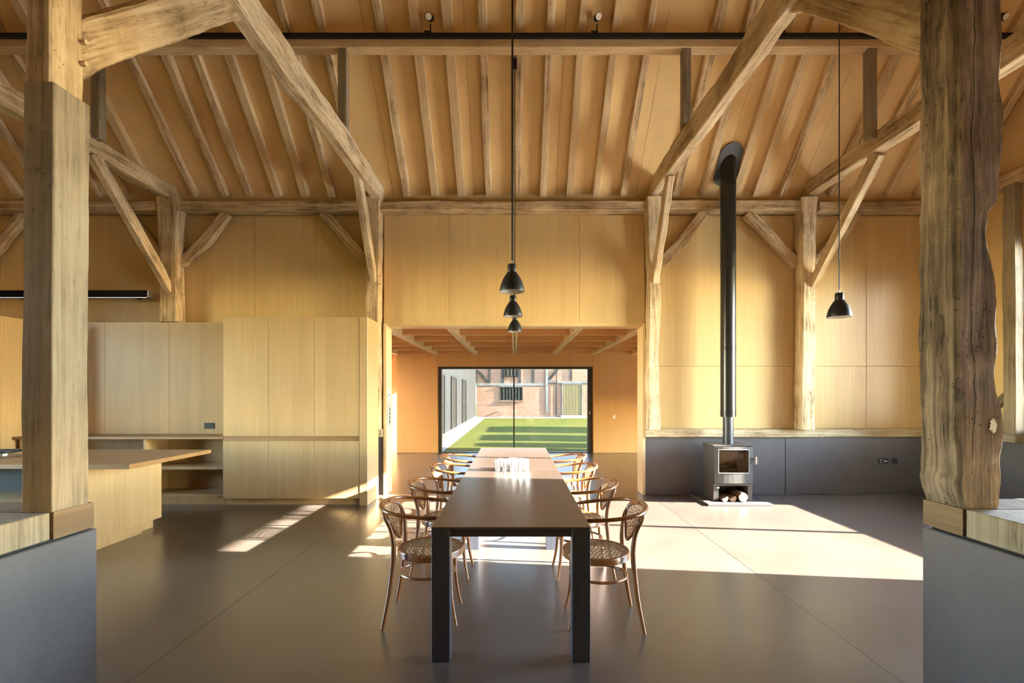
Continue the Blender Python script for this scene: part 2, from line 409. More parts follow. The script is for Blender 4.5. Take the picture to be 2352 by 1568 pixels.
# ------------------------------------------------------------------ back wall
wall_b = struct(box_o('wall_back', (-9.2, -1.95, 7.25, 7.45, 0, 4.45), M['veneer']), 'oak veneered long wall over a low concrete upstand')
box_o('wall_core', (1.93, 6.8, 7.25, 7.45, 0, 4.45), M['veneer'], wall_b)
box_o('wall_core', (-1.95, 1.93, 7.25, 7.45, 2.54, 4.45), M['veneer'], wall_b)
for a, c in ((-9.2, -1.95), (1.925, 4.0), (4.005, 6.6)):
    box_o('concrete_upstand', (a, c, 7.16, 7.249, 0, .855), M['upstand'], wall_b, .004)
def vpanels(x0, x1, n, z0, z1, par, y0=7.225, y1=7.249, mt='veneer'):
    w = (x1-x0)/n
    for i in range(n): box_o('wall_panel', (x0+i*w+.002, x0+(i+1)*w-.002, y0, y1, z0+.002, z1-.002), M[mt], par, .0015)
vpanels(-9.0, -5.1, 3, .975, 4.16, wall_b)
for a, c in ((-5.1, -3.89), (-3.89, -2.97), (-2.97, -1.95)): vpanels(a, c, 1, .975, 4.16, wall_b)
for a, c, n in ((1.93, 4.3, 2), (4.3, 5.25, 1), (5.25, 6.55, 1)):
    vpanels(a, c, n, .975, 1.908, wall_b); vpanels(a, c, n, 1.908, 4.16, wall_b)
vpanels(-1.95, 1.93, 4, 2.53, 4.16, wall_b, 7.19)
# sill beams and wall plate
timber('sill_beam', [((1.93, 7.17, .916), .13, .118), ((6.55, 7.17, .916), .13, .118)], (0, 1, 0), M['oak_pale'], wall_b, amp=.004, seed=3)
timber('sill_beam', [((-9.0, 7.19, .916), .13, .118), ((-1.96, 7.19, .916), .13, .118)], (0, 1, 0), M['oak_pale'], wall_b, amp=.004, seed=4)
for i, (a, c) in enumerate(((-9.0, -5.2), (-4.93, -2.13), (-1.96, 1.95), (2.1, 4.15), (4.42, 6.5))):
    timber('wall_plate', [((a, 7.1, 4.225), .2, .135), ((c, 7.1, 4.225+(.01 if i % 2 else 0)), .2, .135)], (0, 1, 0), M['oak_old'], wall_b, amp=.010, seed=20+i)
# lining of the wide opening
box_o('opening_lining', (-1.95, -1.905, 7.15, 7.47, 0, 2.53), M['lining'], wall_b, .002)
box_o('opening_lining', (1.89, 1.93, 7.15, 7.47, 0, 2.53), M['lining'], wall_b, .002)
box_o('opening_lining', (-1.905, 1.89, 7.19, 7.47, 2.50, 2.53), M['lining'], wall_b, .002)
box_o('header_rail', (-1.95, 1.93, 7.175, 7.19, 2.505, 2.545), M['veneer'], wall_b)

# ------------------------------------------------------------------ right gable with window_1, left gable, front wall
wall_r = struct(MB().box(6.56, 6.8, 6.2, 7.5, 0, 6).box(6.56, 6.8, 2.05, 3.42, 0, 6).box(6.56, 6.8, -2.4, -2.1, 0, 6).box(6.56, 6.8, -2.1, 2.05, 1.42, 6).box(6.56, 6.8, -2.1, 2.05, -.2, .05).box(6.56, 6.8, 3.42, 6.2, 0, .98).box(6.56, 6.8, 3.42, 6.2, 3.45, 6).box(6.56, 6.8, -2.4, 7.5, 6, 9.3).build('wall_right', M['veneer']), 'oak panelled gable wall with low concrete upstand')
box_o('concrete_upstand', (6.5, 6.559, 2.1, 7.15, 0, .855), M['upstand'], wall_r)
bar('sill_beam', (6.5, 6.22, .916), (6.5, 7.1, .916), .13, .118, (1, 0, 0), M['oak_new'], wall_r, amp=.003, seed=5)
bar('wall_plate', (6.46, 5.9, 4.28), (6.46, 7.0, 4.28), .16, .15, (1, 0, 0), M['oak_old'], wall_r, amp=.008, seed=6)
for (a, c, z0, z1) in ((6.22, 6.7, .98, 1.9), (6.7, 7.2, .98, 1.9), (6.22, 6.7, 1.9, 4.2), (6.7, 7.2, 1.9, 4.2), (6.2, 7.2, 4.36, 4.9)):
    box_o('wall_panel', (6.535, 6.559, a+.002, c-.002, z0+.002, z1-.002), M['veneer'], wall_r)
win1 = struct(MB().box(6.6, 6.7, 3.42, 3.46, .98, 3.45).box(6.6, 6.7, 6.16, 6.2, .98, 3.45).box(6.6, 6.7, 3.46, 6.16, .98, 1.04).box(6.6, 6.7, 3.46, 6.16, 3.41, 3.45).box(6.6, 6.7, 4.815, 4.87, 1.04, 3.41).build('window_1', M['frame']), 'two light window in the gable wall')
for a, c in ((3.46, 4.815), (4.87, 6.16)): box_o('pane', (6.645, 6.655, a, c, 1.04, 3.41), M['glass'], win1)
win6 = struct(MB().box(6.6, 6.7, -2.1, -2.05, .05, 1.42).box(6.6, 6.7, 2.0, 2.05, .05, 1.42).box(6.6, 6.7, -2.05, 2.0, .05, .1).box(6.6, 6.7, -2.05, 2.0, 1.37, 1.42).build('added_low_window', M['frame']))  # added out-of-view window, sun through it bounces off hidden floor to the roof
box_o('pane', (6.645, 6.655, -2.05, 2.0, .1, 1.37), M['glass'], win6)
wall_l = struct(MB().box(-9.3, -9.0, -2.4, 1.3, 0, 9).box(-9.3, -9.0, 4.7, 7.5, 0, 9).box(-9.3, -9.0, 1.3, 4.7, 0, .95).box(-9.3, -9.0, 1.3, 4.7, 3.05, 9).build('wall_left', M['veneer']))
win2 = struct(MB().box(-9.2, -9.1, 1.3, 1.35, .95, 3.05).box(-9.2, -9.1, 4.65, 4.7, .95, 3.05).box(-9.2, -9.1, 1.35, 4.65, .95, 1.0).box(-9.2, -9.1, 1.35, 4.65, 3.0, 3.05).build('window_2', M['frame']))  # unseen kitchen window, added to bring in cool sky light
box_o('pane', (-9.155, -9.145, 1.35, 4.65, 1.0, 3.0), M['glass'], win2)
struct(box_o('wall_front', (-9.3, 6.8, -2.4, -2.2, 0, 4.6), M['veneer']))

# ------------------------------------------------------------------ ceiling: two slopes at 45 degrees, boards, rafters, purlin
def slope_z(y): return 11.49 - y                      # underside of the rafters
RIDGE_Y = 2.5
mb = MB()
def slope_poly(y0, y1, off, t, x0, x1):
    z0, z1 = slope_z(y0)+off, slope_z(y1)+off
    return [(x0,y0,z0),(x1,y0,z0),(x1,y1,z1),(x0,y1,z1),(x0,y0,z0+t),(x1,y0,z0+t),(x1,y1,z1+t),(x0,y1,z1+t)]
BOXF = [(0,3,2,1),(4,5,6,7),(0,1,5,4),(1,2,6,5),(2,3,7,6),(3,0,4,7)]
mb.add(slope_poly(RIDGE_Y, 7.6, .16, .2, -9.4, 6.9), BOXF)
v = slope_poly(RIDGE_Y, 7.3, .16, .2, -9.4, 6.9); mb.add([(x, 2*RIDGE_Y-y, z) for x, y, z in v], [f[::-1] for f in BOXF])
ceil = struct(mb.build('ceiling', M['roof_board']), 'larch boarded roof slope with pale oak rafters')
xb = [-9.0+1.2*i for i in range(13)] + [6.55]
for a, c in zip(xb[:-1], xb[1:]):
    for y0, y1 in ((2.6, 4.95), (4.95, 7.22)):
        MB().add(slope_poly(y0+.002, y1-.002, .135, .02, a+.002, c-.002), BOXF).build('ceiling_panel', M['roof_board'], ceil)
S2 = Vector((0, -1, 1)).normalized(); NRM = Vector((0, 1, 1)).normalized()
RAFT = [-8.5, -8.1, -7.7, -7.3, -6.9, -6.5, -6.12, -5.72, -5.33, -4.70, -4.27, -3.90, -3.49, -3.09, -2.70, -2.28, -1.60, -1.18, -.79, -.39, .02, .41, .80, 1.19, 1.58, 2.36, 2.76, 3.22, 3.54, 3.93, 4.66, 5.08, 5.5, 5.92, 6.42]
for i, x in enumerate(RAFT):
    old = (i*7 % 5) in (0, 2, 3)
    c0 = Vector((x, 7.10, slope_z(7.10)))+NRM*.048; c1 = Vector((x+random.uniform(-.03, .03), 2.7, slope_z(2.7)))+NRM*.048
    mid = c0.lerp(c1, .4)+Vector((random.uniform(-.035, .035) if old else 0, 0, 0))
    w = random.uniform(.095, .115)
    timber('rafter', [(c0, w, .095), (mid, w+random.uniform(-.01, .012), .095), (c1, w, .095)], (1, 0, 0), M['oak_rafter' if old else 'oak_rafter_new'], ceil, amp=.011 if old else .002, seed=40+i, cham=.012 if old else .004, step=.12)
for a, c, s in ((-9.0, -1.55, 1), (-1.548, 1.9, 2), (1.902, 6.5, 3)):
    bar('purlin', (a, 5.73, 5.622), (c, 5.73, 5.622), .14, .135, (0, 1, 0), M['oak_rafter_new'], ceil, amp=.003, seed=80+s, cham=.006)

# ------------------------------------------------------------------ low walls beside the camera, with sill timbers
wl = struct(box_o('wall_near_left', (-2.4, -2.0, -2.2, 2.315, 0, .85), M['upstand'], None, .006), 'low grey concrete wall under the smooth oak post')
box_o('sill_beam', (-2.4, -2.005, -2.2, 2.085, .862, .98), M['oak_new'], wl, .004)
bar('sill_beam', (-2.42, 2.19, .921), (-1.995, 2.19, .921), .2, .118, (0, 1, 0), M['oak_end'], wl, amp=.003, seed=9, cham=.003)
box_o('packing_strip', (-2.39, -2.02, -2.2, 2.28, .85, .862), M['black'], wl)
wr = struct(box_o('wall_near_right', (2.0, 2.42, -2.2, 2.375, 0, .842), M['upstand'], None, .006), 'low grey concrete wall under the rugged weathered post')
box_o('sill_beam', (2.005, 2.42, -2.2, 2.15, .855, .978), M['oak_new'], wr, .004)
bar('sill_beam', (1.998, 2.262, .917), (2.46, 2.262, .917), .21, .12, (0, 1, 0), M['oak_end'], wr, amp=.003, seed=10, cham=.003)
bar('sill_beam', (2.47, 2.3, .917), (6.3, 2.3, .917), .2, .12, (0, 1, 0), M['oak_pale'], wr, amp=.003, seed=11)
box_o('packing_strip', (2.02, 2.4, -2.2, 2.34, .842, .856), M['black'], wr)

# ------------------------------------------------------------------ the oak frame
BS = 'arcade posts'
pl = thing('arcade_post', 'smooth sawn oak post on the low concrete wall by the kitchen', 'post', (-2.065, 2.18, .98))
timber('spliced_base', [((-2.066, 2.18, .98), .132, .178), ((-2.066, 2.18, 2.84), .132, .178)], (1, 0, 0), M['oak_new'], pl, amp=.004, seed=1, cham=.004)
o = timber('upper_post', [((-2.062, 2.17, 2.84), .112, .162), ((-2.062, 2.17, 6.9), .112, .162)], (1, 0, 0), M['oak_old'], pl, amp=.007, seed=2, cham=.008)
o['label'] = 'older weathered upper length'
for (x, z) in ((-2.09, 2.46), (-2.045, 2.46), (-2.09, 2.64), (-2.045, 2.64), (-2.09, 2.29), (-2.045, 2.29)):
    MB().tube([(x, 2.10, z), (x, 2.085, z)], .012, 12).build('peg', M['oak_new'], pl)
for z in (3.02, 3.12): MB().tube([(-2.02, 2.24, z), (-1.985, 2.24, z)], .012, 8).build('peg', M['oak_old'], pl)
pr = thing('arcade_post', 'massive rugged dark oak post with deep split and eroded foot', 'post', (2.1, 2.28, .98))
K_ = .00205
def zp(py): return 1.49-(py-905)*K_
prof = [(1168, 2.022, 2.165), (1150, 2.012, 2.18), (1125, 1.998, 2.188), (1100, 1.99, 2.19), (1080, 2.0, 2.188), (1040, 2.00, 2.188), (1000, 1.992, 2.192), (950, 1.992, 2.19), (880, 1.99, 2.168), (800, 1.985, 2.165), (700, 1.99, 2.165), (640, 1.985, 2.148), (560, 1.985, 2.120), (505, 1.985, 2.130), (480, 1.985, 2.17), (400, 1.985, 2.18), (340, 1.985, 2.188), (200, 1.985, 2.178), (0, 1.985, 2.182), (-300, 1.985, 2.182), (-1200, 1.985, 2.182)]
st = [(((a+c+.014)/2, 2.28, zp(py)), c+.014-a, .215) for py, a, c in prof]
shaft = timber('post_shaft', st, (1, 0, 0), M['oak_grey'], pr, amp=.010, wob=.35, fine=1.3, seed=12, step=.022, cham=.016)
# a long split and a patch of old plaster that follow the hewn front face
from mathutils.bvhtree import BVHTree
bvh = BVHTree.FromPolygons([shaft.matrix_basis @ v.co for v in shaft.data.vertices], [tuple(p.vertices) for p in shaft.data.polygons])
def front_y(x, z):
    h = bvh.ray_cast(Vector((x, 1.5, z)), Vector((0, 1, 0)))[0]
    return h.y if h else 2.19
cr = [(2.058, 4.6), (2.064, 4.2), (2.070, 3.7), (2.066, 3.2), (2.060, 2.9), (2.057, 2.55), (2.066, 2.2), (2.054, 1.9), (2.070, 1.6), (2.062, 1.35), (2.055, 1.1)]
cp = []
for (x0, z0), (x1, z1) in zip(cr[:-1], cr[1:]):
    for k in range(10):
        t = k/10; x = x0+(x1-x0)*t+.004*noise.noise(Vector((0, 0, (z0+(z1-z0)*t)*14))); z = z0+(z1-z0)*t
        cp.append((x, front_y(x, z)+.0005, z))
MB().tube(cp, [.0012+.0028*abs(noise.noise(Vector((3, 1, p[2]*5)))) for p in cp], 6).build('split', plain('dark_split', (.012, .009, .006), .9), pr)
PP = []
for i in range(26):
    a = 2*PI*i/26; r = 1+.75*noise.noise(Vector((math.cos(a)*3.5, math.sin(a)*3.5, 4.2)))
    PP.append((2.150+.015*r*math.cos(a), 1.345+.030*r*math.sin(a)))
c0 = (2.150, 1.345)
MB().add([(c0[0], front_y(*c0)-.004, c0[1])] + [(x, front_y(x, z)-.003, z) for x, z in PP] + [(x, front_y(x, z)+.004, z) for x, z in PP], [(0, 1+i, 1+(i+1) % 26) for i in range(26)] + [(1+i, 1+(i+1) % 26, 27+(i+1) % 26, 27+i) for i in range(26)]).build('plaster_patch', M['plaster'], pr)['label'] = 'small patch of white plaster'

# posts along the back wall
def wall_post(x, w, z0, label, mt, seed, jowl=True):
    t = thing('wall_post', label, 'post', (x, 7.08, z0))
    stn = [((x, 7.09, z0), w, .2), ((x, 7.09, 3.2), w*.92, .2), ((x, 7.09, 3.9), w, .2), ((x, 7.08, 4.34), w*1.22, .24)]
    timber('post_shaft', stn, (1, 0, 0), M[mt], t, amp=.012, seed=seed, step=.07)
    for z in (3.08, 3.2): MB().tube([(x+w*.3, 7.0, z), (x+w*.3+.07, 6.99, z+.004)], .007, 6).build('peg', M['oak_old'], t)
    return t
wall_post(-5.03, .26, 2.54, 'gnarled oak wall post above the kitchen splashback', 'oak_old', 31)
wall_post(-2.07, .20, .975, 'oak wall post beside the tall cupboard and wide opening', 'oak_old', 32)
wall_post(2.01, .165, .975, 'slim pitted oak wall post between wide opening and stove', 'oak_pale', 33)
wall_post(4.25, .2, .975, 'two toned oak wall post between the stove and far socket', 'oak_pale', 34)
tg = thing('wall_post', 'oak gable post at the far edge behind the rugged post', 'post', (6.48, 6.28, .975))
bar('post_shaft', (6.47, 6.28, .975), (6.47, 6.28, 4.22), .12, .16, (1, 0, 0), M['oak_new'], tg, amp=.007, seed=35)
tg = thing('wall_brace', 'short oak brace at the foot of the gable post', 'brace', (6.49, 6.4, 1.0))
bar('timber', (6.5, 6.34, 1.5), (6.5, 6.9, 1.0), .09, .1, (1, 0, 0), M['oak_new'], tg, amp=.004, seed=36)

def tie(x, z, w, h, label, mt, seed, y0=2.30, y1=7.2, dz=.03):
    t = thing('tie_beam', label, 'beam', (x, y1, z))
    timber('timber', [((x, y1, z+dz), w, h*.86), ((x, 5.6, z+.02), w*1.04, h), ((x, 4.2, z-.01), w, h*1.06), ((x, y0, z), w, h)], (1, 0, 0), M[mt], t, amp=.014, seed=seed, step=.07)
    return t
tie(-5.06, 4.41, .17, .22, 'horizontal oak tie beam over the kitchen wall post', 'oak_old', 51)
tie(-2.02, 4.40, .13, .28, 'long oak tie beam running to the post by the tall cupboard', 'oak_pale', 52)
tie(2.04, 4.47, .13, .27, 'long oak tie beam with sunlit underside running towards the stove flue', 'oak_pale', 53)
tie(4.32, 4.46, .16, .22, 'oak tie beam above the single hanging lamp', 'oak_old', 54)
# struts standing on the ties under the purlin
for x, s, lab in ((-4.93, 61, 'sawn oak strut seen behind the smooth oak post'), (-2.03, 62, 'sawn oak strut standing on the kitchen side tie beam'), (2.02, 63, 'sawn oak strut standing on the tie beam near the flue'), (4.20, 64, 'sawn oak strut leaning on the tie beam above the hanging lamp')):
    t = thing('purlin_strut', lab, 'strut', (x, 5.7, 4.5))
    bar('timber', (x, 5.72, 4.50), (x, 5.72, 5.565), .10, .10, (1, 0, 0), M['oak_new'], t, amp=.002, seed=s, cham=.004)

def strut_brace(name, label, pts, side, mt, seed, w=.12, amp=.010, pegs=()):
    t = thing(name, label, 'brace', pts[0][0])
    timber('timber', [(p, w, d) for p, d in pts], side, M[mt], t, amp=amp, seed=seed, step=.05)
    for p, d in pegs: MB().tube([Vector(p)-Vector(d)*.04, Vector(p)+Vector(d)*.05], .008, 6).build('peg', M['oak_old'], t)
    return t
# big curved braces from the near posts up to the ties
ab = [(2.25, 2.97, 3.18), (2.376, 3.1, 3.33), (2.587, 3.306, 3.55), (2.857, 3.588, 3.83), (3.118, 3.844, 4.06), (3.41, 4.13, 4.36), (3.6, 4.28, 4.5)]
def arch(x, pts, lab, mt, seed):
    stn = [((x, y, (a+c)/2), (c-a)*.86) for y, a, c in pts]
    stn[0] = ((x, 2.19, stn[0][0][2]-.065), stn[0][1]) if x < 0 else ((x, 2.295, stn[0][0][2]+.045), stn[0][1])
    return strut_brace('arch_brace', lab, stn, (1, 0, 0), mt, seed, .11, .009)
arch(-2.078, ab, 'big curved oak brace springing from the smooth oak post', 'oak_old', 71)
arch(2.09, [(y, a+.06, c+.08) for y, a, c in ab], 'big curved dark oak brace springing from the rugged post', 'oak_old', 72)
# knee braces from the ties down to the wall posts
knee = lambda x, z0, y1, lab, mt, s: strut_brace('knee_brace', lab, [((x, 7.06, z0), .11), ((x, (7.06+y1)/2-.02, (z0+4.36)/2+.03), .15), ((x, y1, 4.36), .15)], (1, 0, 0), mt, s, .10, .010)
knee(-5.03, 2.98, 5.75, 'pale knee brace from kitchen tie beam down to gnarled post', 'oak_pale', 73)
knee(-2.06, 3.1, 6.30, 'pale slender knee brace beside the tall cupboard post', 'oak_pale', 74)
knee(2.03, 3.05, 6.35, 'sunlit slender knee brace at the slim pitted wall post', 'oak_pale', 75)
knee(4.33, 3.05, 5.75, 'knee brace rising from the two toned wall post', 'oak_old', 76)
# braces in the plane of the back wall
wb = lambda xa, za, xb_, zb, lab, s, mt='oak_old': strut_brace('wall_brace', lab, [((xa, 7.15, za), .14), (((xa+xb_)/2+.03, 7.15, (za+zb)/2-.03), .15), ((xb_, 7.15, zb), .15)], (0, 1, 0), mt, s, .10, .008)
wb(-4.92, 3.42, -4.25, 4.16, 'wall brace rising from the gnarled post towards the tall cupboard', 81)
wb(-5.14, 3.42, -5.75, 4.16, 'wall brace rising from the gnarled post away from the cupboard', 82)
wb(-2.18, 3.42, -2.83, 4.16, 'brown wall brace rising above the tall cupboard', 83)
wb(2.10, 3.38, 2.78, 4.16, 'wall brace rising from the slim pitted post to the flue', 84)
wb(4.17, 3.40, 3.42, 4.16, 'wall brace rising from the two toned post to the flue', 85)
wb(4.40, 3.42, 5.02, 4.16, 'wall brace behind the knee brace of the two toned post', 86)
wb(-8.1, 3.2, -7.25, 4.16, 'wall brace glimpsed beyond the smooth oak post', 87)

# ------------------------------------------------------------------ far room beyond the opening
fw = struct(MB().box(-3.0, -1.95, 12.27, 12.5, 0, 2.95).box(1.97, 9.2, 12.27, 12.5, 0, 2.95).box(-1.95, 1.97, 12.27, 12.5, 2.19, 2.95).build('wall_far', M['far_veneer']), 'orange veneered wall around the glazed sliding door')
for a, c, z0, z1 in ((-3.0, -1.965, 0.01, 2.55), (1.985, 3.2, .01, 2.55), (3.2, 4.4, .01, 2.55), (-1.965, 1.985, 2.2, 2.55)):
    box_o('wall_panel', (a+.002, c-.002, 12.25, 12.27, z0, z1), M['far_veneer'], fw)
struct(MB().box(9.0, 9.2, 7.45, 8.0, 0, 2.95).box(9.0, 9.2, 12.0, 12.5, 0, 2.95).box(9.0, 9.2, 8.0, 12.0, 1.35, 2.95).box(6.8, 9.2, 7.3, 7.45, 0, 2.95).build('wall_far_side', M['far_veneer']))  # unseen end wall, low opening added so sun bounces into the far room
struct(MB().box(-9.2, -9.0, 7.4, 16.0, 0, 2.95).box(-9.2, -2.6, 15.75, 15.9, 0, 2.95).box(-2.72, -2.55, 12.5, 12.8, 0, 2.95).box(-2.72, -2.55, 12.8, 15.75, 2.0, 2.95).build('wall_wing', M['far_veneer']))
cf = struct(MB().box(-9.3, 9.2, 7.45, 8.6, 2.80, 3.0).box(-9.3, 9.2, 11.8, 12.6, 2.80, 3.0).box(-9.3, -8.4, 8.6, 11.8, 2.8, 3.0).box(-4.0, 9.2, 8.6, 11.8, 2.8, 3.0).box(-9.3, -2.5, 12.6, 15.9, 2.80, 3.0).build('ceiling', M['far_veneer']), 'far room ceiling of pale joists and paired beams')  # gap over the hidden end is a rooflight added to brighten the room
for x in [-8, -7, -6, -5, -4, -3, -2, -1, 0, 1, 2, 3, 4]:
    y1 = 12.25 if x > -3.5 else 15.7
    for s in (-1, 1): box_o('beam', (x-.006+s*.028-.021, x-.006+s*.028+.021, 7.47, y1, 2.49, 2.74), M['beam_pale'], cf)
for i, y in enumerate((7.52, 8.41, 9.39, 10.37, 11.36, 12.2)):
    box_o('joist', (-9.0, 9.0, y, y+.10, 2.525, 2.80), M['joist'], cf)
for y in (13.2, 14.1, 15.0): box_o('joist', (-9.0, -2.75, y, y+.10, 2.525, 2.80), M['joist'], cf)

d1 = struct(MB().box(-1.95, -1.87, 12.28, 12.42, 0, 2.19).box(1.85, 1.97, 12.28, 12.42, 0, 2.19).box(-1.87, 1.85, 12.28, 12.42, 2.13, 2.19).box(-1.87, 1.85, 12.28, 12.42, 0, .02).build('door_1', M['frame']), 'wide glazed sliding door onto the lawn')
box_o('meeting_stile', (-.045, -.012, 12.33, 12.38, .02, 2.13), M['frame'], d1)
box_o('pane', (-1.87, -.045, 12.345, 12.352, .02, 2.13), M['door_glass'], d1)
box_o('pane', (-.012, 1.85, 12.36, 12.367, .02, 2.13), M['door_glass'], d1)
MB().box(1.885, 1.905, 12.255, 12.28, .98, 1.06).build('handle', M['steel'], d1)

# ------------------------------------------------------------------ outdoors
lawn = tag(box_o('lawn', (-60, 90, -60, 90, -.5, -.32), M['grass']), 'striped green lawn beyond the glazed door', None, None, 'stuff')
box_o('courtyard_turf', (-1.9, 30, 12.62, 30.2, -.3, -.02), M['grass'], lawn)
path = struct(MB().box(-2.45, -1.9, 12.62, 30.2, -.3, .0).box(-2.45, 30, 30.2, 31.2, -.3, .03).build('trim_1', M['gravel']), 'pale gravel strip edging the lawn')
struct(box_o('bounce_yard', (6.9, 26, -12, 7.2, -.3, -.05), M['yard']), 'added pale gravel ground outside the gable, bouncing light indoors')  # unseen yard, added to bounce sunlight up to the roof boards
gb = thing('garden_wing', 'pale grey timber clad wing with dark doors along the lawn', 'building', (-2.5, 20, 0))
box_o('cladding', (-6, -2.5, 15.95, 30.9, .1, 3.6), M['clad'], gb)
box_o('plinth', (-6, -2.47, 15.95, 30.9, 0, .1), M['gravel'], gb)
for y0, y1 in ((16.25, 17.0), (18.75, 20.4), (22.7, 24.5)):
    d_ = MB().box(-2.5, -2.46, y0, y0+.08, .12, 2.2).box(-2.5, -2.46, y1-.08, y1, .12, 2.2).box(-2.5, -2.46, y0+.08, y1-.08, 2.12, 2.2).box(-2.5, -2.485, y0+.08, y1-.08, .12, 2.12).build('door', M['dark_door'], gb)
    MB().box(-2.485, -2.44, y0+.16, y0+.2, 1.05, 1.2).build('handle', M['steel'], d_)
    box_o('door_step', (-2.47, -2.2, y0, y1, 0, .1), M['gravel'], gb)
br = thing('brick_house', 'old red brick house with dark timber frame across the lawn', 'building', (2, 31, 0))
box_o('lower_wall', (-2.47, 12, 31.0, 31.5, 0, 1.98), M['brick'], br)
box_o('upper_wall', (-2.47, 12, 31.06, 31.5, 1.98, 5.6), M['brick'], br)
box_o('roof', (-3.1, 12.4, 30.6, 33, 5.6, 5.9), M['tile'], br)
box_o('rail', (-2.65, 2.0, 30.97, 31.1, 2.03, 2.2), M['grey_timber'], br)
box_o('rail', (2.0, 4.9, 30.97, 31.1, 2.2, 2.34), M['grey_timber'], br)
for x0, x1 in ((-2.62, -2.44), (-1.70, -1.57), (-.86, -.72), (.25, .38), (1.10, 1.23)): box_o('timber_post', (x0, x1, 30.99, 31.1, 2.2, 5.6), M['house_timber'], br)
box_o('timber_post', (1.96, 2.12, 30.95, 31.1, .3, 5.6), M['grey_timber'], br)
box_o('timber_post', (3.55, 3.66, 30.99, 31.1, 2.34, 5.6), M['house_timber'], br)
def hbrace(x0, z0, x1, z1, w):
    MB().add([(x0-w, 30.98, z0), (x0+w, 30.98, z0), (x1+w, 30.98, z1), (x1-w, 30.98, z1), (x0-w, 31.08, z0), (x0+w, 31.08, z0), (x1+w, 31.08, z1), (x1-w, 31.08, z1)], BOXF).build('timber_brace', M['house_timber'], br)
hbrace(-2.42, 3.05, -1.66, 2.22, .09); hbrace(2.85, 3.2, 2.15, 2.4, .10)
def house_window(x0, x1, z0, z1, n):
    f = MB().box(x0, x0+.05, 30.95, 31.07, z0, z1).box(x1-.05, x1, 30.95, 31.07, z0, z1).box(x0+.05, x1-.05, 30.95, 31.07, z0, z0+.05).box(x0+.05, x1-.05, 30.95, 31.07, z1-.05, z1).build('window', M['house_timber'], br)
    w = (x1-x0-.1)/n
    for i in range(n):
        box_o('pane', (x0+.05+i*w+.012, x0+.05+(i+1)*w-.012, 30.99, 31.0, z0+.05, z1-.05), M['house_glass'], f)
        if i: box_o('mullion', (x0+.05+i*w-.014, x0+.05+i*w+.014, 30.96, 31.01, z0+.05, z1-.05), M['grey_timber'], f)
house_window(-.96, .49, 1.08, 1.95, 7); house_window(-.72, .25, 2.62, 3.6, 4)
box_o('window_hood', (-1.05, .55, 30.9, 31.0, 1.95, 2.0), M['grey_timber'], br); box_o('window_sill', (-1.0, .55, 30.9, 31.0, 1.02, 1.08), M['brick'], br)
dr = MB().box(3.0, 3.06, 30.93, 31.02, .15, 2.18).box(4.26, 4.32, 30.93, 31.02, .15, 2.18).box(3.06, 4.26, 30.93, 31.02, 2.12, 2.18).build('door', M['grey_timber'], br)
for i in range(6): box_o('plank', (3.06+i*.2+.006, 3.06+(i+1)*.2-.006, 30.95, 31.0, .17, 2.12), M['plank_door'], dr)
MB().box(2.9, 4.5, 30.6, 31.0, .0, .14).build('door_step', M['gravel'], br)
MB().tube([(2.66, 30.92, .15), (2.66, 30.92, 5.5)], .035, 8).build('downpipe', M['black'], br)
MB().tube([(-1.9, 30.9, .06), (-1.1, 30.88, .37), (-1.06, 30.88, .34), (-1.05, 30.88, .1)], .018, 6).build('iron_pipe', M['house_timber'], br)
for (y0, y1, w_) in ((12.8, 14.0, 'nearest the glazed door'), (14.65, 16.9, 'midway along the lawn'), (18.05, 21.5, 'nearest the brick house')):   # hedges added out of view to cast striped shade on the lawn
    mb = MB(); mb.box(8, 9.3, y0, y1, -.02, 3.35, .15)
    tag(mb.build('shadow_hedge', M['hedge']), 'unseen hedge block added to shade the lawn, ' + w_, 'hedge', 'added hedges that shade the lawn')

# ------------------------------------------------------------------ kitchen
CF = 6.49
cu = thing('tall_cupboard', 'tall pale oak cupboard with six flush doors', 'cupboard', (-2.94, 6.7, 0))
box_o('carcass', (-3.905, -2.085, CF, 7.0, .09, 2.515), M['cupboard'], cu)
box_o('plinth', (-3.905, -2.085, CF+.04, 7.0, 0, .09), M['cupboard'], cu)
box_o('end_panel', (-2.08, -1.975, CF-.025, 6.985, 0, 2.52), M['cupboard'], cu, .002)
for i in range(3):
    a = -3.908+i*.609
    box_o('door', (a+.002, a+.606, CF-.022, CF, .927, 2.518), M['cupboard'], cu, .0015)
    d_ = box_o('door', (a+.002, a+.606, CF-.022, CF, .095, .862), M['cupboard'], cu, .0015)
box_o('finger_groove', (-3.905, -2.085, CF-.004, CF, .862, .927), M['worktop'], cu)
bu = thing('open_base_unit', 'low open oak shelf unit under the back worktop', 'shelf unit', (-5.3, 6.75, 0))
for x in (-6.7, -5.02, -3.95): box_o('side_panel', (x, x+.035, 6.53, 6.94, .1, .883), M['cupboard'], bu)
box_o('back_panel', (-6.7, -3.92, 6.94, 6.96, .1, .883), M['cupboard'], bu)
for a, c in ((-6.665, -5.02), (-4.985, -3.95)):
    box_o('shelf', (a, c, 6.55, 6.94, .47, .51), M['cupboard'], bu); box_o('shelf', (a, c, 6.53, 6.94, .1, .14), M['cupboard'], bu)
box_o('plinth', (-6.7, -3.915, 6.54, 6.94, 0, .1), M['cupboard'], bu)
wt = tag(box_o('back_worktop', (-6.75, -3.912, 6.49, 6.955, .884, .918), M['worktop'], None, .003), 'long oak worktop along the splashback beside the tall cupboard', 'worktop')
spb = thing('splashback', 'reeded oak splashback panelling behind the back worktop', 'panelling', (-5.4, 7.0, .92))
for a, c in ((-6.75, -5.9), (-5.9, -4.98), (-4.98, -3.912)): box_o('panel', (a+.002, c-.002, 6.958, 6.99, .919, 2.525), M['cupboard'], spb)
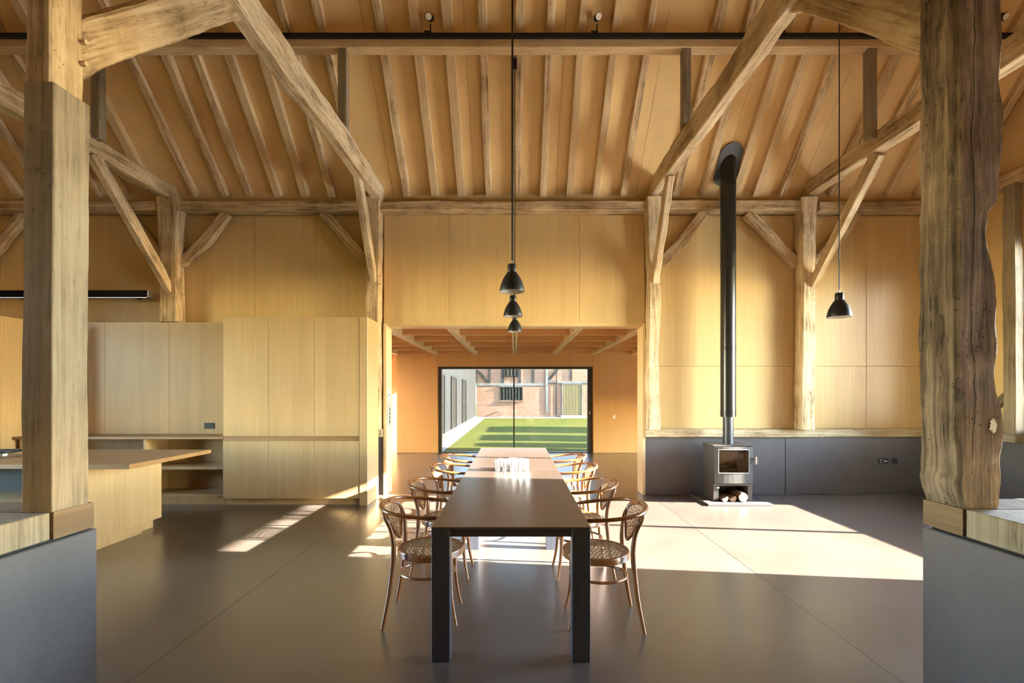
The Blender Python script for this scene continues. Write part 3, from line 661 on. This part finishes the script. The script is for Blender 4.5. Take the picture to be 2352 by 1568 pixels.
box_o('ledge', (-6.75, -3.912, 6.99, 7.16, 2.5, 2.53), M['veneer'], spb)
ol = thing('tall_cupboard', 'pale oak cupboard at the far edge beyond the smooth post', 'cupboard', (-7.2, 6.6, 0))
box_o('carcass', (-8.0, -6.76, 6.35, 6.95, .1, 2.52), M['cupboard'], ol); box_o('door', (-7.4, -6.765, 6.328, 6.35, .93, 2.51), M['cupboard'], ol); box_o('door', (-7.4, -6.765, 6.328, 6.35, .1, .87), M['cupboard'], ol)
box_o('plinth', (-8.0, -6.76, 6.4, 6.95, 0, .1), M['cupboard'], ol)

def plate(name, label, cat, x, y, z, w, h, m_, extra=None, group=None):
    t = thing(name, label, cat, (x, y, z), group)
    box_o('plate', (x-w/2, x+w/2, y-.008, y, z-h/2, z+h/2), m_, t, .002); return t
sk = plate('power_socket', 'black double socket on the oak splashback', 'socket', -4.40, 6.958, 1.035, .145, .085, M['plastic_black'])
for dx in (-.04, .04): box_o('switch', (-4.40+dx-.008, -4.40+dx+.008, 6.946, 6.95, 1.05, 1.066), M['black'], sk)
# island
isl = thing('kitchen_island', 'pale oak kitchen island body under the overhanging worktop', 'island', (-5.2, 4.9, 0))
box_o('end_panel', (-4.2, -4.0, 4.18, 5.47, .1, .83), M['cupboard'], isl, .002)
box_o('recess_shade_block', (-6.6, -4.2, 4.70, 5.47, .1, .83), M['dark_door'], isl, .002)  # near-black block, shade of the open island front put into its colour
box_o('shelf', (-6.6, -4.2, 4.18, 4.70, .52, .555), M['cupboard'], isl); box_o('side_panel', (-6.6, -6.56, 4.18, 4.70, .1, .83), M['cupboard'], isl)
box_o('plinth', (-6.6, -4.0, 4.18, 5.18, 0, .1), M['cupboard'], isl, .002)
box_o('plinth', (-6.6, -4.06, 5.18, 5.42, 0, .1), M['cupboard'], isl)
tag(box_o('island_worktop', (-6.8, -3.40, 4.26, 5.41, .83, .872), M['worktop'], None, .003), 'thick oak worktop cantilevered over the kitchen island', 'worktop')
hb = thing('gas_hob', 'black gas hob with iron pan supports on the island worktop', 'hob', (-5.3, 4.85, .872))
box_o('plate', (-5.75, -5.0, 4.6, 5.1, .872, .88), M['steel'], hb, .003)
for x in (-5.62, -5.38, -5.14):
    mb = MB()
    for y in (4.68, 4.85, 5.02): mb.box(x-.10, x+.10, y-.006, y+.006, .905, .922)
    for dx in (-.10, 0, .10): mb.box(x+dx-.006, x+dx+.006, 4.66, 5.04, .903, .920)
    for dx in (-.09, .09):
        for y in (4.68, 5.02): mb.box(x+dx-.006, x+dx+.006, y-.006, y+.006, .88, .904)
    mb.build('pan_support', M['black'], hb)
    MB().lathe([(.045, 0), (.045, .018), (.03, .022)], 16, (x, 4.85, .88), (True, True)).build('burner', M['steel'], hb)
for i, x in enumerate((-5.66, -5.5, -5.34, -5.18)): MB().lathe([(.02, 0), (.018, .03)], 14, (x, 4.625, .88), (True, True)).build('knob', M['steel'], hb)
# linear light
ll = thing('linear_light', 'long black linear light on the wall above the splashback', 'light', (-5.5, 6.95, 2.9))
box_o('housing', (-7.6, -5.22, 6.86, 6.95, 2.865, 2.965), M['matt_black'], ll)
box_o('end_cap', (-5.22, -5.205, 6.86, 6.95, 2.865, 2.965), M['steel'], ll)
box_o('diffuser', (-7.58, -5.24, 6.862, 6.875, 2.861, 2.865), M['strip'], ll)
for x in (-7.3, -5.6): box_o('bracket', (x-.02, x+.02, 6.95, 7.225, 2.9, 2.93), M['black'], ll)

# ------------------------------------------------------------------ stove, flue, hearth, logs
tag(MB().box(2.57, 3.43, 6.43, 7.155, 0, .03, .004).build('hearth', M['hearth']), 'thin grey stone hearth slab under the stove', 'hearth')
SX0, SX1, SY0, SY1 = 2.72, 3.25, 6.62, 6.99
stv = thing('wood_stove', 'dark grey wood burning stove with glass door and log store', 'stove', ((SX0+SX1)/2, 6.8, .03))
mb = MB()
mb.box(SX0, SX0+.07, SY0, SY1, .03, .265).box(SX1-.06, SX1, SY0, SY1, .03, .265).box(SX0+.07, SX1-.06, SY1-.02, SY1, .03, .265).box(SX0+.07, SX1-.06, SY0, SY1, .235, .265)
mb.build('log_store', M['stove'], stv)
mb = MB()
mb.box(SX0, SX0+.03, SY0+.02, SY1, .265, .775).box(SX1-.03, SX1, SY0+.02, SY1, .265, .775).box(SX0+.03, SX1-.03, SY1-.03, SY1, .265, .775).box(SX0+.03, SX1-.03, SY0+.02, SY1-.03, .265, .33).box(SX0+.03, SX1-.03, SY0+.02, SY1-.03, .745, .775)
mb.build('body', M['stove'], stv)
# gently bowed door
dm = MB(); gx0, gx1, gz0, gz1 = 2.775, 3.19, .415, .735; dx0, dx1, dz0, dz1 = SX0+.002, SX1-.002, .275, .772
def bow(x): t = (x-(dx0+dx1)/2)/((dx1-dx0)/2); return SY0-.02-.022*(1-t*t)
xs_ = [dx0, gx0] + [gx0+(gx1-gx0)*i/6 for i in range(1, 6)] + [gx1, dx1]
zs_ = [dz0, gz0, gz1, dz1]
for i in range(len(xs_)-1):
    for j in range(3):
        if j == 1 and 1 <= i <= 6: continue
        a, c = xs_[i], xs_[i+1]; z0, z1 = zs_[j], zs_[j+1]
        dm.add([(a, bow(a), z0), (c, bow(c), z0), (c, SY0+.02, z0), (a, SY0+.02, z0), (a, bow(a), z1), (c, bow(c), z1), (c, SY0+.02, z1), (a, SY0+.02, z1)], BOXF)
door = dm.build('door', M['stove'], stv)
gp = [gx0+(gx1-gx0)*i/6 for i in range(7)]
g_ = MB()
for a, c in zip(gp[:-1], gp[1:]): g_.add([(a, bow(a)+.012, gz0), (c, bow(c)+.012, gz0), (c, bow(c)+.012, gz1), (a, bow(a)+.012, gz1)], [(0, 1, 2, 3)])
g_.build('glass', M['stove_glass'], door)
rim = MB()
for a, c in zip(gp[:-1], gp[1:]):
    for z in (gz0, gz1): rim.add([(a, bow(a)-.004, z-.006), (c, bow(c)-.004, z-.006), (c, bow(c)+.01, z-.006), (a, bow(a)+.01, z-.006), (a, bow(a)-.004, z+.006), (c, bow(c)-.004, z+.006), (c, bow(c)+.01, z+.006), (a, bow(a)+.01, z+.006)], BOXF)
for x in (gx0, gx1): rim.box(x-.005, x+.005, bow(x)-.004, bow(x)+.01, gz0, gz1)
rim.build('glass_rim', M['steel'], door)
MB().tube([(3.215, 6.59, .60), (3.27, 6.575, .615), (3.275, 6.57, .615)], .006, 8).build('latch', M['black'], door)
MB().tube([(3.275, 6.57, .54), (3.275, 6.57, .635)], .011, 12).build('handle', M['logend'], door)
box_o('fire_brick', (SX0+.035, SX1-.035, SY1-.06, SY1-.032, .34, .74), M['firebrick'], stv); box_o('fire_brick', (SX1-.06, SX1-.032, SY0+.05, SY1-.06, .34, .74), M['firebrick'], stv); box_o('fire_brick', (SX0+.032, SX0+.06, SY0+.05, SY1-.06, .34, .74), M['firebrick'], stv)
box_o('baffle', (SX0+.06, SX1-.06, SY0+.05, SY0+.2, .70, .73), M['stove'], stv)
tp = MB().prism([(SX0-.012, 0), (SX1+.012, 0), (SX1+.012, .018), (SX0-.012, .018)], 0, 1)
box_o('top_plate', (SX0-.01, SX1+.01, SY0-.015, SY1+.005, .777, .795), M['stove'], stv, .004)
MB().tube([(SX0+.02, 6.56, .22), (SX0+.05, 6.56, .22)], .01, 8).build('air_control', M['steel'], stv)

def log(name, label, cx, y0, y1, cz, r, flat=0.0, seed=1, group='split logs in the store under the stove', grate=None):
    t = thing(name, label, 'log', (cx, y0, cz-r), group)
    n = 18; ring = []
    for k in range(n):
        a = 2*PI*k/n; rr = r*(1+.07*noise.noise(Vector((math.cos(a)*2+seed, math.sin(a)*2, seed))))
        x, z = rr*math.cos(a), rr*math.sin(a)
        if flat: z = min(z, r*flat+x*.5) if x < 1 else z
        ring.append((x, z))
    V = [(cx+x, y0, cz+z) for x, z in ring] + [(cx+x*1.04, (y0+y1)/2, cz+z*1.04) for x, z in ring] + [(cx+x, y1, cz+z) for x, z in ring]
    F = [(i+j*n, (i+1) % n+j*n, (i+1) % n+(j+1)*n, i+(j+1)*n) for j in range(2) for i in range(n)] + [tuple(range(2*n, 3*n))]
    MB().add(V, F).build('bark', M['bark'], t, True)
    MB().add([(cx+x*.97, y0-.002, cz+z*.97) for x, z in ring]+[(cx+x*.97, y0+.004, cz+z*.97) for x, z in ring], [tuple(range(n))]+[(i, (i+1) % n, (i+1) % n+n, i+n) for i in range(n)]).build('cut_end', M['logend'], t)
log('firewood_log', 'split log with slanted face nearest the wide opening', 2.844, 6.545, 6.9, .078, .046, .25, 3)
log('firewood_log', 'small log between the split log and the round log', 2.955, 6.55, 6.9, .078, .047, .35, 5)
log('firewood_log', 'thick round log farthest from the wide opening', 3.085, 6.53, 6.9, .0945, .061, 0, 8)
for i, (x0, z0, x1, z1, r, lab) in enumerate(((2.80, .375, 3.12, .375, .033, 'lower charred log behind the stove glass'), (2.79, .47, 3.08, .49, .036, 'upper charred log behind the stove glass'))):
    t = thing('charred_log', lab, 'log', (2.95, 6.75, z0-r), 'charred logs in the firebox')
    MB().tube([(x0+(x1-x0)*k/6, 6.78+.02*math.sin(k*1.7), z0+(z1-z0)*k/6+.006*math.sin(k*2.3)) for k in range(7)], [r*(.9+.12*math.sin(k*2.1+i)) for k in range(7)], 12).build('log', M['bark'], t, True)
fl = thing('stove_flue', 'tall black stove flue rising to the roof slope', 'flue', (3.02, 6.85, .79))
MB().tube([(3.02, 6.85, .79), (3.02, 6.85, 1.19)], .07, 28).build('stove_pipe', plain('grey_stove_pipe', (.06, .06, .065), .4, .5), fl, True)
MB().lathe([(.07, 0), (.104, 0), (.104, 3.75), (.07, 3.75)], 32, (3.02, 6.85, 1.17)).build('insulated_pipe', M['flue'], fl, True)
for z in (2.11, 3.28, 4.42, 1.2): 
    for dz in (0, .03): MB().lathe([(.104, 0), (.108, .003), (.108, .012), (.104, .015)], 32, (3.02, 6.85, z+dz)).build('joint_band', M['flue'], fl, True)
n = 28; V = []
for off, t_ in ((0, 0), (0, .02)):
    for k in range(n):
        a = 2*PI*k/n; u = .175*math.cos(a); w_ = .30*math.sin(a)
        u = max(-.155, min(.155, u*1.15))
        V.append(Vector((3.02+u, 6.80, slope_z(6.80))) + S2*w_ + NRM*(.085-t_))
MB().add(V, [tuple(range(n)), tuple(range(2*n-1, n-1, -1))]+[(i, i+n, (i+1) % n+n, (i+1) % n) for i in range(n)]).build('roof_collar', M['collar'], fl)
# sockets on the concrete
s1 = plate('power_socket', 'black double socket with white marks on the concrete upstand', 'socket', 5.45, 7.16, .50, .15, .086, M['plastic_black'])
for dx, dz in ((-.035, .018), (-.035, -.018), (.02, 0), (.047, 0)): box_o('switch', (5.45+dx-.011, 5.45+dx+.011, 7.148, 7.152, .50+dz-.006, .50+dz+.006), M['white'], s1)
s2 = plate('data_socket', 'small square black outlet beside the double socket', 'socket', 5.62, 7.16, .50, .09, .086, M['plastic_black'])
box_o('port', (5.60, 5.63, 7.149, 7.152, .505, .525), M['black'], s2)
# far room switch, door jamb controls
s3 = plate('light_switch', 'white switch plate on the orange far wall', 'switch', 2.50, 12.25, .916, .085, .085, M['white'])
box_o('rocker', (2.48, 2.52, 12.238, 12.242, .895, .935), M['white'], s3)
s4 = thing('wall_controls', 'white switch panel on the jamb of the wide opening', 'switch', (-1.905, 7.3, 1.5))
box_o('plate', (-1.905, -1.895, 7.22, 7.32, 1.38, 1.56), M['white'], s4, .002); box_o('button', (-1.895, -1.892, 7.25, 7.29, 1.46, 1.5), M['plastic_black'], s4)
s5 = thing('intercom', 'grey intercom panel under the white switch panel', 'intercom', (-1.905, 7.3, 1.2))
box_o('plate', (-1.905, -1.885, 7.21, 7.31, 1.02, 1.36), M['steel'], s5, .003)
for i in range(4): box_o('button', (-1.885, -1.88, 7.23, 7.29, 1.06+i*.06, 1.1+i*.06), M['plastic_black'], s5)

# ------------------------------------------------------------------ dining table
TX0, TX1 = -.468, .422
tb = thing('dining_table', 'long dark stained oak dining table with square legs', 'table', (-.022, 4.68, 0))
for a, c in ((2.69, 4.715), (4.721, 5.625), (5.631, 6.68)): box_o('tabletop', (TX0, TX1, a, c, .736, .75), M['table_top'], tb, .0025)
for y in (2.69, 4.63, 6.59):
    i_ = 0 if y < 3 else .02
    for x in (TX0+.002+i_, TX1-.104-i_): box_o('leg', (x, x+.102, y+.001, y+.089, 0, .736), M['table'], tb, .002)
box_o('apron', (TX0+.104, TX1-.104, 2.715, 2.74, .69, .735), M['table'], tb)
box_o('apron', (TX0+.104, TX1-.104, 6.63, 6.655, .69, .735), M['table'], tb)
for x in (TX0+.04, TX1-.065): 
    box_o('apron', (x, x+.025, 2.785, 4.625, .69, .735), M['table'], tb); box_o('apron', (x, x+.025, 4.725, 6.585, .69, .735), M['table'], tb)

# ------------------------------------------------------------------ bentwood armchairs
def spline(pts, n=6, closed=False):
    P = [Vector(p) for p in pts]; out = []; m_ = len(P)
    rng = range(m_) if closed else range(m_-1)
    for i in rng:
        if closed: p0, p1, p2, p3 = P[(i-1) % m_], P[i], P[(i+1) % m_], P[(i+2) % m_]
        else: p0, p1, p2, p3 = P[max(0, i-1)], P[i], P[i+1], P[min(m_-1, i+2)]
        for k in range(n):
            t = k/n
            out.append(.5*((2*p1)+(p2-p0)*t+(2*p0-5*p1+4*p2-p3)*t*t+(3*p1-p0-3*p2+p3)*t**3))
    if not closed: out.append(P[-1])
    return out
CH = {}
SR = .222
CH['seat_ring'] = MB().lathe([(SR-.028, .438), (SR-.028, .464), (SR-.018, .468), (SR-.004, .466), (SR, .455), (SR-.002, .425), (SR-.012, .420), (SR-.03, .425), (SR-.028, .438)], 48).mesh('seat_ring', M['bent'], True)
cane = MB(); R0 = SR-.026; pitch = .019; cw = .0017
def ribbon(a, b_, nrm, w, th=.0012):
    a, b_ = Vector(a), Vector(b_); t = (b_-a).normalized(); s = t.cross(Vector(nrm)).normalized()*w; u = Vector(nrm).normalized()*th
    cane.add([a-s-u, a+s-u, b_+s-u, b_-s-u, a-s+u, a+s+u, b_+s+u, b_-s+u], BOXF)
for ang, zz, pp in ((0, .4620, pitch), (PI/2, .4625, pitch), (PI/4, .4630, pitch*1.02), (-PI/4, .4635, pitch*1.02)):
    dx, dy = math.cos(ang), math.sin(ang); k = -int(R0/pp)
    while k*pp < R0:
        o_ = (k+.5 if abs(ang) in (0, PI/2) else k)*pp
        if abs(o_) < R0-.004:
            h_ = math.sqrt(R0*R0-o_*o_); c_ = Vector((-dy*o_, dx*o_, zz))
            ribbon(c_-Vector((dx, dy, 0))*h_, c_+Vector((dx, dy, 0))*h_, (0, 0, 1), cw*(1.15 if abs(ang) in (0, PI/2) else .9))
        k += 1
CH['seat_cane'] = cane.mesh('seat_cane', M['cane'])
rail = spline([(.10, -.235, .712), (.02, -.262, .718), (-.12, -.268, .732), (-.24, -.225, .748), (-.305, -.12, .757), (-.325, 0, .760), (-.305, .12, .757), (-.24, .225, .748), (-.12, .268, .732), (.02, .262, .718), (.10, .235, .712)], 6)
CH['arm_rail'] = MB().tube(rail, [.0125 if 2 < i < len(rail)-3 else .010 for i in range(len(rail))], 10).mesh('arm_rail', M['bent'], True)
for s, nm in ((-1, 'rear_leg_a'), (1, 'rear_leg_b')):
    p = spline([(-.275, s*.205, 0), (-.235, s*.19, .22), (-.212, s*.182, .44), (-.212, s*.184, .55), (-.228, s*.196, .64), (-.262, s*.202, .71), (-.284, s*.150, .744), (-.303, s*.075, .750)], 5)
    CH[nm] = MB().tube(p, [.0115+.006*min(1, i/10) if i < 12 else .0175-.0075*min(1, (i-12)/16) for i in range(len(p))], 10).mesh('leg', M['bent'], True)
    p = spline([(.188, s*.168, 0), (.160, s*.150, .14), (.148, s*.140, .28), (.146, s*.138, .43)], 4)
    CH['front_leg_a' if s < 0 else 'front_leg_b'] = MB().tube(p, [.010+.008*i/(len(p)-1) for i in range(len(p))], 10).mesh('leg', M['bent'], True)
CH['stretcher'] = MB().tube([(-.022+.182*math.cos(a), .165*math.sin(a), .30) for a in [2*PI*k/40 for k in range(40)]], .0095, 8, True).mesh('stretcher', M['bent'], True)
def back_pt(y, z):
    t = (z-.53)/.22; return Vector((-.206-.090*max(0, t)**1.3 - .02*t + (.5+.9*t)*y*y, y, z))
drop = spline([(0, a, b) for a, b in [(0, .530), (.078, .572), (.148, .632), (.178, .692), (.135, .734), (0, .748), (-.135, .734), (-.178, .692), (-.148, .632), (-.078, .572)]], 5, True)
CH['back_loop'] = MB().tube([back_pt(p.y, p.z) for p in drop], .010, 8, True).mesh('back_loop', M['bent'], True)
cane = MB(); poly = [(p.y, p.z) for p in drop]
def inside(y, z):
    c = False; n = len(poly)
    for i in range(n):
        (y1, z1), (y2, z2) = poly[i], poly[(i+1) % n]
        if (z1 > z) != (z2 > z) and y < (y2-y1)*(z-z1)/(z2-z1)+y1: c = not c
    return c
for ang in (0, PI/2, PI/4, -PI/4):
    dy, dz = math.cos(ang), math.sin(ang)
    for k in range(-14, 15):
        o_ = (k+.5)*pitch if ang in (0, PI/2) else k*pitch
        run = []
        for j in range(-13, 14):
            y, z = dy*j*.016-dz*o_, .65+dz*j*.016+dy*o_
            if inside(y, z): run.append(back_pt(y, z))
            else:
                if len(run) > 1: 
                    for a, c in zip(run[:-1], run[1:]): ribbon(a, c, (1, 0, .3), cw)
                run = []
        if len(run) > 1:
            for a, c in zip(run[:-1], run[1:]): ribbon(a, c, (1, 0, .3), cw)
CH['back_cane'] = cane.mesh('back_cane', M['cane'])
NAMES = {'rear_leg_a': 'leg', 'rear_leg_b': 'leg', 'front_leg_a': 'leg', 'front_leg_b': 'leg'}
chairs = [(-.57, 3.27, 0.02, 'bentwood cane armchair nearest the viewer on the kitchen side'), (-.56, 4.05, -.03, 'second bentwood cane armchair on the kitchen side'), (-.558, 4.975, .03, 'third bentwood cane armchair on the kitchen side beside the tumblers'), (-.555, 5.76, 0.0, 'farthest bentwood cane armchair on the kitchen side'),
          (.535, 3.21, PI-.03, 'bentwood cane armchair nearest the viewer on the stove side'), (.52, 4.04, PI+.02, 'second bentwood cane armchair on the stove side'), (.51, 4.965, PI, 'third bentwood cane armchair on the stove side beside the tumblers'), (.515, 5.78, PI+.02, 'farthest bentwood cane armchair on the stove side')]
for x, y, rz, lab in chairs:
    t = thing('bentwood_armchair', lab, 'chair', (x, y, 0), 'bentwood armchairs around the table'); t.rotation_euler = (0, 0, rz)
    for k, me in CH.items():
        c = bpy.data.objects.new(NAMES.get(k, k), me); COL.objects.link(c); c.parent = t

# ------------------------------------------------------------------ tumblers
tum = MB().lathe([(.0, .001), (.026, .001), (.0275, .006), (.029, .108), (.0268, .108), (.0255, .012), (.0, .010)], 24).mesh('tumbler', M['tumbler'], True)
TU = [(-.165, 4.66, 'tumbler at the kitchen end of the front row'), (-.098, 4.655, 'second tumbler from the kitchen end, front row'), (-.026, 4.65, 'third tumbler from the kitchen end, front row'), (.040, 4.655, 'fourth tumbler from the kitchen end, front row'), (.105, 4.66, 'tumbler at the stove end of the front row'),
      (-.135, 4.735, 'tumbler at the kitchen end of the second row'), (-.062, 4.73, 'second tumbler from the kitchen end, second row'), (.008, 4.735, 'third tumbler from the kitchen end, second row'), (.075, 4.735, 'tumbler at the stove end of the second row'), (-.03, 4.81, 'clear tumbler standing alone behind the second row')]
for i, (x, y, lab) in enumerate(TU):
    o = link('glass_tumbler', tum); o.location = (x, y, .75); s = .95+.12*((i*37) % 10)/10; o.scale = (1, 1, s)
    tag(o, 'clear glass ' + lab if not lab.startswith('clear') else lab, 'glass', 'glass tumblers on the table')

# ------------------------------------------------------------------ pendants, rail, spotlights
def pendant(x, y, z, ztop, lab):
    t = thing('pendant_lamp', lab, 'lamp', (x, y, z), 'black pendant lamps')
    prof = [(.0895, 0), (.090, .004), (.086, .03), (.077, .062), (.064, .092), (.048, .118), (.034, .138), (.031, .140)]
    MB().lathe(prof + [(.029, .138)] + [(max(.0, r-.002), h-.001) for r, h in prof[::-1][1:]], 40, (x, y, z)).build('shade', M['black'], t, True)
    MB().lathe([(r-.0035, h) for r, h in prof[:6]] + [(.0, .12)], 40, (x, y, z+.001)).build('reflector', M['white'], t, True)
    MB().lathe([(.031, .138), (.032, .142), (.031, .190), (.026, .197), (.006, .199)], 28, (x, y, z), (True, True)).build('cap', M['black'], t, True)
    MB().lathe([(.006, .199), (.0045, .222)], 12, (x, y, z), (True, True)).build('cord_grip', M['steel'], t, True)
    MB().lathe([(.0, .045), (.02, .055), (.026, .075), (.02, .1), (.012, .12)], 20, (x, y, z)).build('bulb', M['white'], t, True)
    MB().tube([(x, y, z+.22), (x, y, ztop)], .0042, 8).build('cord', M['black'], t)
    MB().lathe([(.026, 0), (.026, .11)], 20, (x, y, ztop-.11), (True, True)).build('canopy', M['black'], t)
pendant(-.022, 3.47, 2.226, slope_z(3.47)+.13, 'black dome pendant hanging nearest over the table')
pendant(-.020, 4.55, 2.222, slope_z(4.55)+.13, 'middle black dome pendant over the table')
pendant(-.002, 5.90, 2.252, 5.555+.02, 'farthest black dome pendant over the table, hung below the purlin')
pendant(2.65, 3.95, 2.12, slope_z(3.95)+.13, 'single black dome pendant hanging by the rugged post')
rl = thing('light_track', 'thin black lighting track along the purlin', 'track', (0, 5.63, 5.67))
box_o('rail', (-9.0, 6.5, 5.615, 5.655, 5.642, 5.690), M['black'], rl)
for x in (-6, -3, 0.6, 3.2, 6): box_o('clip', (x-.02, x+.02, 5.655, 5.67, 5.65, 5.68), M['black'], rl)
for x, dx, lab in ((-.985, -.02, 'black track spotlight near the curved brace of the smooth post'), (.955, .02, 'black track spotlight at the middle of the track'), (3.13, .03, 'black track spotlight tucked behind the sunlit tie beam'), (5.62, .05, 'black track spotlight just past the rugged post')):
    t = thing('spotlight', lab, 'spotlight', (x, 5.6, 5.69))
    box_o('adapter', (x-.07, x+.01, 5.612, 5.655, 5.69, 5.712), M['black'], t)
    MB().tube([(x, 5.63, 5.70), (x, 5.63, 5.80)], .007, 8).build('stem', M['black'], t)
    a = Vector((x+dx*.3, 5.58, 5.845)); d = Vector((dx*2, -1, -.62)).normalized()
    MB().tube([a-d*.09, a+d*.035], .040, 20).build('body', M['black'], t, True)
    MB().tube([a+d*.034, a+d*.040], .035, 20).build('lens', M['white'], t, True)
